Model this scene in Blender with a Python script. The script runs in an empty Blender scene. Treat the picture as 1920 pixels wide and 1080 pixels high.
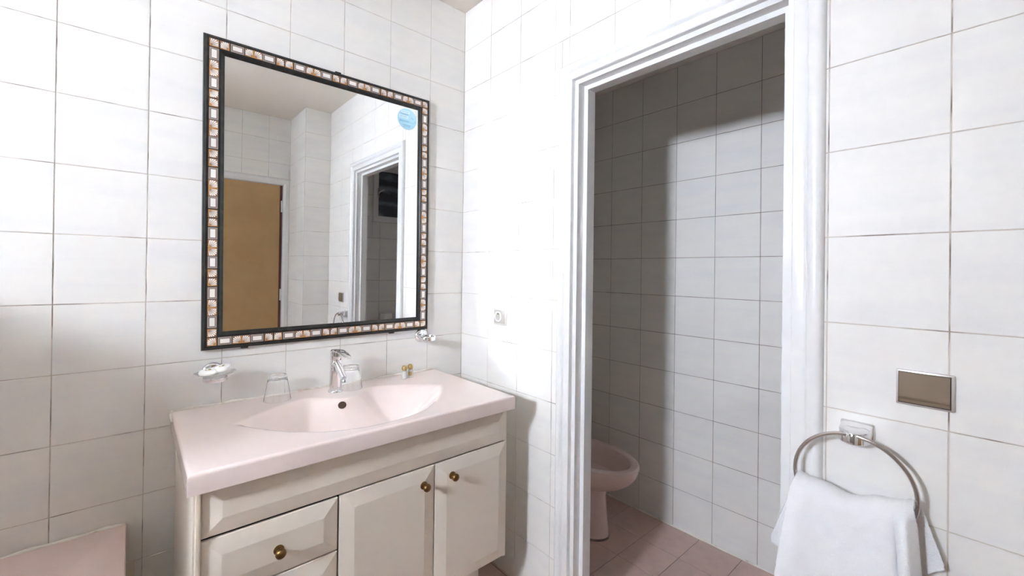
import bpy, bmesh, math, random
import numpy as np
from mathutils import Matrix, Vector, Euler
random.seed(4); rng = np.random.default_rng(4)
S = bpy.context.scene; C = S.collection
PI = math.pi

# ------------------------------------------------------------------ camera, world, light, exposure
F_PX = 801.986
def camera():
    cd = bpy.data.cameras.new('camera'); o = bpy.data.objects.new('camera', cd); C.objects.link(o)
    yaw, pitch, roll = 0.71986, 0.0040057, 0.0125692
    f = Vector((math.sin(yaw)*math.cos(pitch), math.cos(yaw)*math.cos(pitch), math.sin(pitch)))
    r = Vector((math.cos(yaw), -math.sin(yaw), 0)); u = r.cross(f)
    r2 = r*math.cos(roll)+u*math.sin(roll); u2 = -r*math.sin(roll)+u*math.cos(roll)
    m = Matrix((( r2.x, u2.x, -f.x), (r2.y, u2.y, -f.y), (r2.z, u2.z, -f.z))).to_4x4()
    m.translation = (-1.23278, -1.75240, 1.31880)
    o.matrix_world = m
    cd.sensor_width = 36; cd.sensor_fit = 'HORIZONTAL'; cd.lens = F_PX/1920*36
    cd.shift_x = 7.4335/1920; cd.shift_y = -34.5128/1920
    cd.clip_start = 0.02
    S.camera = o
camera()
w = bpy.data.worlds.new('world'); S.world = w; w.use_nodes = True
w.node_tree.nodes['Background'].inputs[0].default_value = (0.75, 0.85, 1, 1)
w.node_tree.nodes['Background'].inputs[1].default_value = 1.0
WINDOW_STRENGTH = 123.0
WINDOW_COLOR = (0.88, 0.97, 1.11, 1)
S.view_settings.view_transform = 'Standard'; S.view_settings.look = 'None'
S.view_settings.gamma = 1; S.view_settings.use_curve_mapping = False
S.view_settings.exposure = 1.5
S.cycles.use_denoising = True
S.cycles.max_bounces = 14; S.cycles.diffuse_bounces = 8; S.cycles.glossy_bounces = 8
S.cycles.transmission_bounces = 12; S.cycles.sample_clamp_indirect = 0
S.cycles.blur_glossy = 0.0

# ------------------------------------------------------------------ materials
MATS = {}
def srgb(r, g, b):
    f = lambda c: (c/255/12.92) if c/255 <= 0.04045 else ((c/255+0.055)/1.055)**2.4
    return (f(r), f(g), f(b), 1)
def mat(name, col, rough=0.5, metal=0, spec=0.5, trans=0, ior=1.45, emit=None, coat=0, noise=None, bump=None, sheen=0, sss=0):
    m = bpy.data.materials.new(name); m.use_nodes = True
    nt = m.node_tree; b = nt.nodes['Principled BSDF']
    b.inputs['Base Color'].default_value = col; b.inputs['Roughness'].default_value = rough
    b.inputs['Metallic'].default_value = metal; b.inputs['Specular IOR Level'].default_value = spec
    b.inputs['Transmission Weight'].default_value = trans; b.inputs['IOR'].default_value = ior
    b.inputs['Coat Weight'].default_value = coat; b.inputs['Sheen Weight'].default_value = sheen
    b.inputs['Subsurface Weight'].default_value = sss
    if emit:
        b.inputs['Emission Color'].default_value = emit[0]; b.inputs['Emission Strength'].default_value = emit[1]
    tc = nt.nodes.new('ShaderNodeTexCoord')
    if noise:   # (scale xyz, colour b, lo, hi, per-object offset)
        sc, colb, lo, hi = noise
        mp = nt.nodes.new('ShaderNodeMapping'); mp.inputs['Scale'].default_value = sc
        oi = nt.nodes.new('ShaderNodeObjectInfo')
        ml = nt.nodes.new('ShaderNodeMath'); ml.operation = 'MULTIPLY'; ml.inputs[1].default_value = 37
        nt.links.new(oi.outputs['Random'], ml.inputs[0])
        va = nt.nodes.new('ShaderNodeVectorMath'); va.operation = 'ADD'
        nt.links.new(tc.outputs['Object'], mp.inputs[0]); nt.links.new(mp.outputs[0], va.inputs[0]); nt.links.new(ml.outputs[0], va.inputs[1])
        nz = nt.nodes.new('ShaderNodeTexNoise'); nz.inputs['Scale'].default_value = 1; nz.inputs['Detail'].default_value = 5
        nt.links.new(va.outputs[0], nz.inputs['Vector'])
        mr = nt.nodes.new('ShaderNodeMapRange'); mr.inputs[1].default_value = lo; mr.inputs[2].default_value = hi
        nt.links.new(nz.outputs['Fac'], mr.inputs[0])
        mx = nt.nodes.new('ShaderNodeMix'); mx.data_type = 'RGBA'
        mx.inputs[6].default_value = col; mx.inputs[7].default_value = colb
        nt.links.new(mr.outputs[0], mx.inputs[0]); nt.links.new(mx.outputs[2], b.inputs['Base Color'])
    if bump:    # (scale, strength, distance)
        nb = nt.nodes.new('ShaderNodeTexNoise'); nb.inputs['Scale'].default_value = bump[0]; nb.inputs['Detail'].default_value = 3
        bp = nt.nodes.new('ShaderNodeBump'); bp.inputs['Strength'].default_value = bump[1]; bp.inputs['Distance'].default_value = bump[2]
        nt.links.new(tc.outputs['Object'], nb.inputs['Vector']); nt.links.new(nb.outputs['Fac'], bp.inputs['Height'])
        nt.links.new(bp.outputs[0], b.inputs['Normal'])
    MATS[name] = m
    return m

M_TILE = mat('glazed_white_tile', (0.74, 0.72, 0.685, 1), 0.45, spec=0.25, noise=((3, 22, 1), (0.70, 0.688, 0.675, 1), 0.45, 0.75), bump=(9, 0.12, 0.004))
M_GROUT = mat('grout', (0.56, 0.50, 0.44, 1), 0.9, noise=((9, 9, 16), (0.22, 0.175, 0.14, 1), 0.52, 0.66))
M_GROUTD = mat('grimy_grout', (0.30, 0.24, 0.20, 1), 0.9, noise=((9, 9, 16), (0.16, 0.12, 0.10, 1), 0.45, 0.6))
M_FLOOR = mat('pink_floor_tile', (0.60, 0.435, 0.385, 1), 0.45, noise=((20, 20, 20), (0.54, 0.39, 0.345, 1), 0.4, 0.7))
M_FGROUT = mat('floor_grout', (0.17, 0.12, 0.10, 1), 0.9)
M_CEIL = mat('ceiling_paint', (0.74, 0.685, 0.61, 1), 0.9, bump=(60, 0.1, 0.002))
M_PAINT = mat('white_gloss_paint', (0.72, 0.715, 0.71, 1), 0.25, bump=(40, 0.06, 0.002))
M_PINK = mat('pink_ceramic', (0.81, 0.69, 0.655, 1), 0.16, coat=0.3, noise=((3, 3, 3), (0.80, 0.695, 0.645, 1), 0.4, 0.7))
M_PINKD = mat('dusty_pink_ceramic', (0.75, 0.595, 0.555, 1), 0.25)
M_CAB = mat('cream_lacquer', (0.79, 0.725, 0.635, 1), 0.4, noise=((5, 5, 5), (0.77, 0.70, 0.605, 1), 0.4, 0.7))
M_CABEDGE = mat('cream_edge', (0.70, 0.62, 0.51, 1), 0.5)
M_DARK = mat('gap_shade_black', (0.03, 0.025, 0.02, 1), 0.8)  # near-black that paints shade into gaps and hollows
M_BRASS = mat('aged_brass', (0.26, 0.155, 0.062, 1), 0.28, metal=1)
M_BRONZE = mat('dark_bronze', (0.10, 0.075, 0.05, 1), 0.4, metal=1)
M_CHROME = mat('chrome', (0.80, 0.80, 0.82, 1), 0.06, metal=1)
M_STEEL = mat('brushed_steel', (0.60, 0.57, 0.55, 1), 0.16, metal=1)
M_MIRROR = mat('mirror_silver', (0.90, 0.905, 0.90, 1), 0.0, metal=1)
M_FRAME = mat('dark_green_black_wood', (0.013, 0.014, 0.013, 1), 0.3, noise=((30, 30, 30), (0.045, 0.035, 0.028, 1), 0.5, 0.75))
M_SH_BASE = mat('shell_tile_brown', srgb(132, 100, 80), 0.35, noise=((70, 70, 70), srgb(182, 136, 98), 0.45, 0.7))
M_SH_ORANGE = mat('shell_tile_orange', srgb(190, 134, 72), 0.35)
M_SH_WHITE = mat('shell_tile_white', (0.80, 0.77, 0.74, 1), 0.3)
M_RT_GREY = mat('panel_tile_taupe', srgb(158, 144, 136), 0.35)
M_RT_LINE = mat('panel_tile_line', srgb(92, 80, 76), 0.4)
M_GLASS = mat('clear_glass', (1, 1, 1, 1), 0.0, trans=1, ior=1.45)
M_FROST = mat('frosted_dish_glass', (0.88, 0.89, 0.89, 1), 0.15)
M_FROST.node_tree.nodes['Principled BSDF'].inputs['Alpha'].default_value = 0.35
M_SOAP = mat('white_soap_wrap', (0.86, 0.85, 0.83, 1), 0.45)
M_GOLD = mat('gold_print', (0.45, 0.32, 0.10, 1), 0.4, metal=0.6)
M_GOLDCAP = mat('gold_cap', (0.58, 0.42, 0.19, 1), 0.38, metal=1)
M_BOTTLE = mat('milky_bottle', (0.86, 0.86, 0.84, 1), 0.2, trans=0.35)
M_BLUE = mat('pale_blue_sticker', srgb(176, 220, 238), 0.4)
M_BLUEW = mat('sticker_white', srgb(226, 241, 247), 0.4)
M_BLUED = mat('sticker_ink', srgb(112, 172, 202), 0.5)
M_PLATE = mat('champagne_metal_plate', (0.62, 0.58, 0.56, 1), 0.35, metal=0.7)
M_ROCKER = mat('bronze_rocker', (0.20, 0.145, 0.095, 1), 0.5, metal=0.25)
M_SOCKPL = mat('warm_grey_plate', (0.43, 0.40, 0.36, 1), 0.4, metal=0.5)
M_PLASTIC = mat('white_plastic', (0.80, 0.80, 0.80, 1), 0.35)
M_DOOR = mat('tan_door_laminate', (0.41, 0.255, 0.11, 1), 0.42, noise=((4, 4, 4), (0.37, 0.225, 0.09, 1), 0.4, 0.65))
M_MAROON = mat('maroon_edge', (0.10, 0.03, 0.025, 1), 0.5)
M_TOWEL = mat('white_terry', (0.80, 0.80, 0.815, 1), 0.95, sheen=0.2, bump=(420, 0.45, 0.003))
M_CAULK = mat('silicone_caulk', (0.78, 0.74, 0.68, 1), 0.5, noise=((18, 18, 18), (0.55, 0.46, 0.35, 1), 0.55, 0.72))
M_PAPER = mat('tissue_paper', (0.78, 0.77, 0.74, 1), 0.9)
M_WCGLASS = mat('dark_textured_glass', (0.06, 0.072, 0.09, 1), 0.22, noise=((3.2, 11, 3), (0.30, 0.38, 0.45, 1), 0.48, 0.76))
M_PANE = mat('daylight_pane', (0.8, 0.85, 0.9, 1), 0.4, emit=(WINDOW_COLOR, WINDOW_STRENGTH))
M_HOLE = mat('dark_brass_hole', (0.07, 0.04, 0.025, 1), 0.5, metal=0.3)
M_TAUPE = mat('taupe_light_absorber', (0.36, 0.32, 0.275, 1), 0.85)  # unseen left wall, tone darkened to soak up bounced light
M_PLASTER = mat('plain_plaster', (0.82, 0.80, 0.77, 1), 0.9)

# ------------------------------------------------------------------ helpers
class MB:
    """collects shapes, builds ONE mesh object"""
    def __init__(s): s.v = []; s.f = []; s.m = []; s.mats = []
    def mi(s, m):
        if m not in s.mats: s.mats.append(m)
        return s.mats.index(m)
    def add(s, verts, faces, m, xf=None):
        n = len(s.v); k = s.mi(m)
        s.v += [tuple(xf @ Vector(p)) if xf else tuple(p) for p in verts]
        s.f += [tuple(i+n for i in f) for f in faces]; s.m += [k]*len(faces)
        return s
    def box(s, x0, x1, y0, y1, z0, z1, m, xf=None):
        v = [(x0,y0,z0),(x1,y0,z0),(x1,y1,z0),(x0,y1,z0),(x0,y0,z1),(x1,y0,z1),(x1,y1,z1),(x0,y1,z1)]
        return s.add(v, [(3,2,1,0),(4,5,6,7),(0,1,5,4),(1,2,6,5),(2,3,7,6),(3,0,4,7)], m, xf)
    def rings(s, rs, m, close0=True, close1=True, xf=None):
        """loft closed rings (lists of equal length)"""
        n = len(rs[0]); v = [p for r in rs for p in r]; f = []
        for i in range(len(rs)-1):
            for j in range(n):
                a, b = i*n+j, i*n+(j+1) % n
                f.append((a, b, b+n, a+n))
        if close0: f.append(tuple(reversed(range(n))))
        if close1: f.append(tuple(range((len(rs)-1)*n, len(rs)*n)))
        return s.add(v, f, m, xf)
    def lathe(s, prof, m, n=32, xf=None, close0=True, close1=True):
        rs = [[(r*math.cos(2*PI*j/n), r*math.sin(2*PI*j/n), z) for j in range(n)] for r, z in prof]
        return s.rings(rs, m, close0, close1, xf)
    def tube(s, path, rad, m, n=12, closed=False, xf=None):
        P = [Vector(p) for p in path]; k = len(P); rs = []
        R = rad if isinstance(rad, (list, tuple)) else [rad]*k
        t0 = (P[1]-P[0]).normalized(); up = Vector((0, 0, 1)) if abs(t0.z) < .9 else Vector((1, 0, 0))
        nrm = (up - t0*up.dot(t0)).normalized()
        for i in range(k):
            if closed: t = (P[(i+1) % k]-P[i-1]).normalized()
            else: t = (P[min(i+1, k-1)]-P[max(i-1, 0)]).normalized()
            nrm = (nrm - t*nrm.dot(t)).normalized(); b = t.cross(nrm)
            rs.append([P[i]+nrm*(R[i]*math.cos(2*PI*j/n))+b*(R[i]*math.sin(2*PI*j/n)) for j in range(n)])
        if closed: rs.append(rs[0]); return s.rings(rs, m, False, False, xf)
        return s.rings(rs, m, True, True, xf)
    def build(s, name, parent=None, smooth=False, mw=None, angle=None):
        me = bpy.data.meshes.new(name); me.from_pydata([tuple(p) for p in s.v], [], s.f)
        for m in s.mats: me.materials.append(m)
        me.polygons.foreach_set('material_index', s.m)
        bm = bmesh.new(); bm.from_mesh(me); bmesh.ops.remove_doubles(bm, verts=bm.verts, dist=1e-6)
        bmesh.ops.recalc_face_normals(bm, faces=bm.faces); bm.to_mesh(me); bm.free()
        if smooth:
            me.polygons.foreach_set('use_smooth', [True]*len(me.polygons))
            if angle is not None: me.set_sharp_from_angle(angle=angle)
        me.update()
        o = bpy.data.objects.new(name, me); C.objects.link(o)
        if parent: o.parent = parent
        if mw is not None: o.matrix_local = mw
        return o
def rbox(name, x0, x1, y0, y1, z0, z1, m, r=0.003, seg=3, parent=None, mw=None):
    """bevelled box"""
    bm = bmesh.new(); bmesh.ops.create_cube(bm, size=1)
    for v in bm.verts: v.co = Vector(((x0+x1)/2+v.co.x*(x1-x0), (y0+y1)/2+v.co.y*(y1-y0), (z0+z1)/2+v.co.z*(z1-z0)))
    bmesh.ops.bevel(bm, geom=bm.edges[:], offset=r, segments=seg, profile=0.5, affect='EDGES')
    me = bpy.data.meshes.new(name); bm.to_mesh(me); bm.free(); me.materials.append(m)
    me.polygons.foreach_set('use_smooth', [True]*len(me.polygons)); me.set_sharp_from_angle(angle=0.6)
    o = bpy.data.objects.new(name, me); C.objects.link(o)
    if parent: o.parent = parent
    if mw is not None: o.matrix_local = mw
    return o
def tag(o, label=None, cat=None, group=None, kind=None):
    if label: o['label'] = label
    if cat: o['category'] = cat
    if group: o['group'] = group
    if kind: o['kind'] = kind
    return o
def empty(name, loc=(0, 0, 0), mw=None):
    o = bpy.data.objects.new(name, None); o.empty_display_size = 0.05; C.objects.link(o)
    o.location = loc
    if mw is not None: o.matrix_world = mw
    return o
def frame(X, Y, Z, o=(0, 0, 0)):
    m = Matrix((X, Y, Z)).transposed().to_4x4(); m.translation = o
    return m
# local (u, v, outward) frames of the walls
FA = lambda o=(0,0,0): frame((1,0,0), (0,0,1), (0,-1,0), o)      # mirror wall, faces -y
FB = lambda o=(0,0,0): frame((0,-1,0), (0,0,1), (-1,0,0), o)     # doorway wall, faces -x
FK = lambda o=(0,0,0): frame((-1,0,0), (0,0,1), (0,1,0), o)      # back wall, faces +y
FL = lambda o=(0,0,0): frame((0,1,0), (0,0,1), (1,0,0), o)       # left wall, faces +x
FF = lambda o=(0,0,0): frame((1,0,0), (0,1,0), (0,0,1), o)       # floor

# ------------------------------------------------------------------ tiled walls
GAP, PROUD, BEV = 0.0024, 0.0016, 0.0009
TILE_MESH = {}
def tile_mesh(wd, ht, m):
    key = (round(wd, 4), round(ht, 4), m.name)
    if key in TILE_MESH: return TILE_MESH[key]
    a, b = wd/2-GAP/2, ht/2-GAP/2
    q = lambda a, b, z: [(-a, -b, z), (a, -b, z), (a, b, z), (-a, b, z)]
    v = q(a, b, -PROUD) + q(a, b, -BEV*0.6) + q(a-BEV, b-BEV, 0)
    f = [(8, 9, 10, 11)]
    for i in range(4):
        j = (i+1) % 4
        f += [(i, j, j+4, i+4), (i+4, j+4, j+8, i+8)]
    me = bpy.data.meshes.new('tile'); me.from_pydata(v, [], f); me.materials.append(m)
    TILE_MESH[key] = me
    return me
def subtract(r, h):
    u0, u1, v0, v1 = r; a0, a1, b0, b1 = h
    if a0 >= u1-1e-5 or a1 <= u0+1e-5 or b0 >= v1-1e-5 or b1 <= v0+1e-5: return [r]
    out = []
    if a0 > u0: out.append((u0, a0, v0, v1))
    if a1 < u1: out.append((a1, u1, v0, v1))
    m0, m1 = max(u0, a0), min(u1, a1)
    if b0 > v0: out.append((m0, m1, v0, b0))
    if b1 < v1: out.append((m0, m1, b1, v1))
    return out
def tiled(name, F, us, vs, holes=(), thick=0.08, m=None, gm=None, slab_holes=None, jit=0.0007, ext=0.01):
    """wall slab (grout faced) whose tiles are child objects; us, vs are joint lines in the local frame"""
    m = m or M_TILE; gm = gm or M_GROUT
    slab = [(us[0], us[-1], vs[0], vs[-1])]
    for h in (holes if slab_holes is None else slab_holes): slab = [q for r in slab for q in subtract(r, h)]
    b = MB()
    for u0, u1, v0, v1 in slab:
        e = lambda a, lim, d: a+d*ext if abs(a-lim) < 1e-6 else a
        b.box(e(u0, us[0], -1), e(u1, us[-1], 1), e(v0, vs[0], -1), e(v1, vs[-1], 1), -thick, -PROUD, gm)
    W = b.build(name, mw=F); tag(W, kind='structure')
    for i in range(len(us)-1):
        for j in range(len(vs)-1):
            cells = [(us[i], us[i+1], vs[j], vs[j+1])]
            for h in holes: cells = [q for r in cells for q in subtract(r, h)]
            for u0, u1, v0, v1 in cells:
                if u1-u0 < 0.006 or v1-v0 < 0.006: continue
                o = bpy.data.objects.new('tile', tile_mesh(u1-u0, v1-v0, m)); C.objects.link(o)
                o.parent = W
                o.location = ((u0+u1)/2, (v0+v1)/2, random.uniform(-0.0002, 0.0002))
                o.rotation_euler = (random.uniform(-jit, jit), random.uniform(-jit, jit), 0)
    return W
def joints(lo, hi, at, pitch):
    k0 = math.ceil((lo-at)/pitch+0.04); k1 = math.floor((hi-at)/pitch-0.04)
    return [lo]+[at+k*pitch for k in range(k0, k1+1)]+[hi]
TW = 0.20135
CEIL = 2.605; XL = -2.95; YB = -2.40; XW = 0.9047; YW = -2.14; WCC = 2.403
ROWS = joints(0.0, CEIL, 0.0085, 0.2)
ROWSW = joints(0.0, WCC, 0.0, 0.2)
DO_L, DO_R, DO_T = 0.709, 1.421, 2.036           # doorway rough opening (local u = -y)
# mirror wall
tiled('wall_front', FA(), joints(XL, 0.0, -0.1941, TW), ROWS)
# doorway wall
uB = [0.0, 0.2089, 0.2089+TW, 0.2089+2*TW] + [1.4905-k*TW for k in range(4, -1, -1)] + [1.4905+k*TW for k in (1, 2)] + [1.96, 2.1, 2.32, 2.40]
tiled('wall_right', FB(), uB, ROWS, holes=[(0.648, 1.482, -0.1, 2.098)], slab_holes=[(DO_L, DO_R, -0.1, DO_T)], thick=0.078)
# back wall (seen in the mirror)
DB0, DB1, DBT = 0.24, 1.02, 2.04                # door opening, local u = -x
tiled('wall_back', FK((0, YB, 0)), joints(0.20, -XL, 0.37, 0.1985), ROWS, holes=[(DB0-0.03, DB1+0.045, -0.1, DBT+0.045)], slab_holes=[(DB0, DB1, -0.1, DBT)])
# pillar in the corner
tiled('wall_pillar_front', FK((0, -1.965, 0)), [0.0, 0.1982], ROWS, thick=0.06, ext=0.0)
tiled('wall_pillar_side', FB((-0.2, 0, 0)), [1.9668, 2.165, 2.40], ROWS, thick=0.06, ext=0.0)
# left wall with the bathroom window
WIN = (-1.41, -1.05, 1.78, 2.13)                # y0, y1, z0, z1
b = MB()
for u0, u1, v0, v1 in subtract((YB-0.01, 0.01, -0.01, CEIL+0.01), WIN): b.box(u0, u1, v0, v1, -0.24, 0.0, M_TAUPE)
tag(b.build('wall_left', mw=FL((XL, 0, 0))), kind='structure')
# unseen half-height partition behind the bathtub, added to shade the lower left
tag(MB().box(-2.03, -1.952, -0.78, 0.0, 0.0, 1.42, M_PLASTER).build('wall_light_block'), kind='structure')
# toilet room
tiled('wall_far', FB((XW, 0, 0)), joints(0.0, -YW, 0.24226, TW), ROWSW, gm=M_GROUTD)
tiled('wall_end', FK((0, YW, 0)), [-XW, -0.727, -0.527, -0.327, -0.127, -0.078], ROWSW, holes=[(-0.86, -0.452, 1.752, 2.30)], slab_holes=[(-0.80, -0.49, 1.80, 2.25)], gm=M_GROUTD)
tiled('wall_toilet_front', FA(), [0.078, 0.278, 0.478, 0.678, XW], ROWSW)
b = MB()
b.box(0.078, 0.084, -DO_L, 0, 0, WCC, M_PLASTER); b.box(0.078, 0.084, YW, -DO_R, 0, WCC, M_PLASTER); b.box(0.078, 0.084, -DO_R, -DO_L, DO_T, WCC, M_PLASTER)
tag(b.build('wall_toilet_near'), kind='structure')
# floors and ceilings
fx = joints(XL, 0.0, 0.683, 0.197)
fy = joints(YB, 0.0, -0.593, 0.197)
tiled('floor', FF(), fx, fy, thick=0.1, m=M_FLOOR, gm=M_FGROUT)
fl2 = tiled('floor_toilet', FF(), [0.0, 0.092, 0.289, 0.486, 0.683, XW], joints(YW, 0.0, -0.593, 0.197), thick=0.1, m=M_FLOOR, gm=M_FGROUT)
b = MB(); pts = [(XW-0.003, y, 0.0008+0.0008*math.sin(y*31)) for y in np.linspace(YW+0.01, -0.01, 60)]; b.tube(pts, [0.0055+0.0016*math.sin(i*1.7) for i in range(60)], M_CAULK, 6); b.build('caulk_bead', fl2, smooth=True)
tag(MB().box(XL-0.1, 0.08, YB-0.1, 0.1, CEIL, CEIL+0.1, M_CEIL).build('ceiling'), kind='structure')
tag(MB().box(0.08, XW+0.1, YW-0.1, 0.1, WCC, WCC+0.3, M_PLASTER).build('ceiling_toilet'), kind='structure')

# ------------------------------------------------------------------ doorway casing (stepped, painted)
def casing(name, L, R, T, prof, m, F, closed_bottom=0.0):
    """sweep a profile [(offset outwards from opening edge, depth)] round the two jambs and the head"""
    b = MB(); cols = []
    for off, d in prof:
        cols.append([(L-off, closed_bottom, d), (L-off, T+off, d), (R+off, T+off, d), (R+off, closed_bottom, d)])
    v = [p for c in cols for p in c]; f = []
    n = len(prof)
    for i in range(n):
        j = (i+1) % n
        for k in range(3): f.append((i*4+k, i*4+k+1, j*4+k+1, j*4+k))
    f.append(tuple(i*4 for i in range(n))); f.append(tuple(i*4+3 for i in reversed(range(n))))
    b.add(v, f, m)
    return b.build(name, mw=F, smooth=True, angle=0.5)
# profile for the moulded casing: offset from its inner edge, height above the wall
cp = [(0.0, -0.005), (0.0, 0.012), (0.002, 0.014), (0.024, 0.014), (0.027, 0.013), (0.030, 0.010), (0.033, 0.014), (0.037, 0.0185), (0.043, 0.0215), (0.050, 0.022), (0.056, 0.020), (0.061, 0.015), (0.0645, 0.008), (0.065, -0.001), (0.065, -0.005)]
t1 = tag(empty('trim_1'), kind='structure')
o = casing('casing', 0.710, 1.420, 2.035, cp, M_PAINT, FB()); o.parent = t1
o = casing('jamb', 0.7265, 1.4035, 2.0185, [(0, -0.005), (0.0185, -0.005), (0.0185, -0.078), (0, -0.078)], M_PAINT, FB()); o.parent = t1
o = casing('door_stop', 0.7435, 1.3865, 2.0025, [(0, -0.039), (0.0172, -0.039), (0.0172, -0.082), (0, -0.082)], M_PAINT, FB()); o.parent = t1
# back door with its frame
d1 = tag(empty('door_1'), kind='structure')
casing('door_frame', DB0, DB1, DBT, [(-0.014, -0.06), (-0.014, -0.012), (-0.012, 0.004), (0.0, 0.012), (0.006, 0.016), (0.030, 0.016), (0.036, 0.010), (0.040, 0.018), (0.044, 0.012), (0.044, -0.0), (0.0, -0.004), (0.0, -0.06)], M_PAINT, FK((0, YB, 0))).parent = d1
b = MB(); b.box(DB0+0.036, DB1-0.015, 0.008, DBT-0.018, -0.05, -0.010, M_DOOR); lf = b.build('door_leaf', d1, mw=FK((0, YB, 0)))
b = MB(); b.box(DB0+0.017, DB0+0.0355, 0.008, DBT-0.018, -0.05, -0.012, M_MAROON); b.build('leaf_edge', d1, mw=FK((0, YB, 0)))
for z in (1.84, 1.07, 0.30):
    b = MB(); b.tube([(DB0+0.022, z-0.05, -0.004), (DB0+0.022, z+0.05, -0.004)], 0.007, M_PAINT, 10); b.box(DB0+0.004, DB0+0.022, z-0.045, z+0.045, -0.012, -0.003, M_PAINT)
    b.build('hinge', d1, mw=FK((0, YB, 0)), smooth=True, angle=0.6)
b = MB(); b.tube([(0.945, 1.03, -0.01), (0.945, 1.03, 0.04), (0.84, 1.03, 0.045)], 0.009, M_STEEL, 10); b.build('door_handle', d1, mw=FK((0, YB, 0)), smooth=True, angle=0.9)
# bathroom window (light source), left wall
w1 = tag(empty('window_1'), kind='structure')
y0, y1, z0, z1 = WIN
def ring_frame(name, y0, y1, z0, z1, wd, d0, d1, m, F, parent):
    b = MB()
    b.box(y0, y1, z0, z0+wd, d0, d1, m); b.box(y0, y1, z1-wd, z1, d0, d1, m)
    b.box(y0, y0+wd, z0+wd, z1-wd, d0, d1, m); b.box(y1-wd, y1, z0+wd, z1-wd, d0, d1, m)
    return b.build(name, parent, mw=F)
ring_frame('window_reveal', y0, y1, z0, z1, 0.012, -0.235, 0.004, M_PAINT, FL((XL, 0, 0)), w1)  # unseen reveal, made deep to narrow the daylight into a beam
ring_frame('window_frame', y0+0.012, y1-0.012, z0+0.012, z1-0.012, 0.022, -0.235, -0.19, M_PAINT, FL((XL, 0, 0)), w1)
MB().box(y0+0.033, y1-0.033, z0+0.033, z1-0.033, -0.225, -0.215, M_PANE).build('pane', w1, mw=FL((XL, 0, 0)))
# unseen opened shutter leaf, added to hold light off the right wall, hinged on the near side of the window (local u = y, outward = +x)
sh = Matrix.Translation((y0+0.004, (z0+z1)/2, 0.006)) @ Matrix.Rotation(-math.radians(79), 4, 'Y')
rbox('shutter_light_block', 0.0, 0.30, -(z1-z0)/2, (z1-z0)/2, -0.02, 0.0, M_PAINT, 0.003, 2, w1, mw=FL((XL, 0, 0)) @ sh)
# toilet room window
w2 = tag(empty('window_2'), kind='structure')
FE = FK((0, YW, 0))
ring_frame('window_frame', -0.86, -0.452, 1.752, 2.30, 0.045, -0.01, 0.022, M_PAINT, FE, w2)
ring_frame('sash', -0.815, -0.478, 1.786, 2.262, 0.022, -0.03, 0.016, M_PAINT, FE, w2)
MB().box(-0.795, -0.498, 1.806, 2.242, -0.03, -0.020, M_WCGLASS).build('pane', w2, mw=FE)
b = MB(); b.box(-0.503, -0.487, 1.98, 2.07, 0.016, 0.022, M_STEEL); b.tube([(-0.495, 2.01, 0.02), (-0.497, 2.03, 0.045), (-0.535, 2.055, 0.055)], [0.007, 0.007, 0.009], M_STEEL, 10)
b.build('window_handle', w2, mw=FE, smooth=True, angle=0.7)

# ------------------------------------------------------------------ vanity cabinet
YF = -0.535
def panel(u0, u1, z0, z1, bw=0.040, lip=0.006, th=0.016, depth=0.010):
    """raised panel front lying at y = YF (outer lip set back by depth)"""
    b = MB()
    r = lambda i, y: [(u0+i, y, z0+i), (u1-i, y, z0+i), (u1-i, y, z1-i), (u0+i, y, z1-i)]
    b.rings([r(0, YF+depth+0.008), r(0, YF+depth+0.001), r(0.0015, YF+depth-0.001), r(bw, YF), r(bw+0.002, YF-0.0002)], M_CAB)
    return b
def knob(parent, x, z):
    b = MB()
    xf = frame((1,0,0), (0,0,1), (0,-1,0), (x, YF, z))
    b.lathe([(0.0125, 0), (0.0125, 0.0015), (0.009, 0.003), (0.0055, 0.005), (0.0050, 0.011), (0.0075, 0.0135), (0.0115, 0.017), (0.0130, 0.0205), (0.0125, 0.025), (0.0095, 0.0285), (0.005, 0.0305), (0.0012, 0.031)], M_BRASS, 24, xf)
    return b.build('knob', parent, smooth=True, angle=0.9)
van = tag(empty('vanity_cabinet', (0, 0, 0)), 'cream vanity cabinet with brass knobs under the pink washbasin', 'cabinet')
b = MB()
b.box(-1.122, -1.106, YF+0.004, -0.002, 0.236, 0.800, M_CAB)           # left side
b.box(-0.166, -0.150-0.002, YF+0.012, -0.002, 0.236, 0.800, M_CAB)     # right side
b.box(-1.106, -0.166, YF+0.02, -0.002, 0.236, 0.252, M_CAB)            # bottom
b.box(-1.106, -0.166, -0.016, -0.002, 0.252, 0.800, M_CAB)             # back
b.box(-1.106, -0.166, YF+0.030, YF+0.036, 0.252, 0.800, M_DARK)        # near-black sheet that paints shade into the gaps between fronts
b.build('carcass', van)
rbox('side_edge', -1.1175, -1.108, YF-0.002, YF+0.006, 0.240, 0.800, M_CABEDGE, 0.002, 2, van)
b = MB(); b.box(-1.06, -0.223, -0.45, -0.01, 0.0, 0.238, M_CAB); b.build('plinth', van)
panel(-1.105, -0.159, 0.6785, 0.802).build('top_fascia', van)
for i, (za, zb) in enumerate(((0.5245, 0.6720), (0.3795, 0.5205), (0.241, 0.3755))):
    d = panel(-1.105, -0.7880, za, zb).build('drawer', van)
    knob(d, -0.941, (za+zb)/2-0.006)
d = panel(-0.7835, -0.4717, 0.241, 0.6735).build('cabinet_door', van); knob(d, -0.516, 0.622)
d = panel(-0.4683, -0.1575, 0.241, 0.6735).build('cabinet_door', van); knob(d, -0.4065, 0.622)

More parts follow.
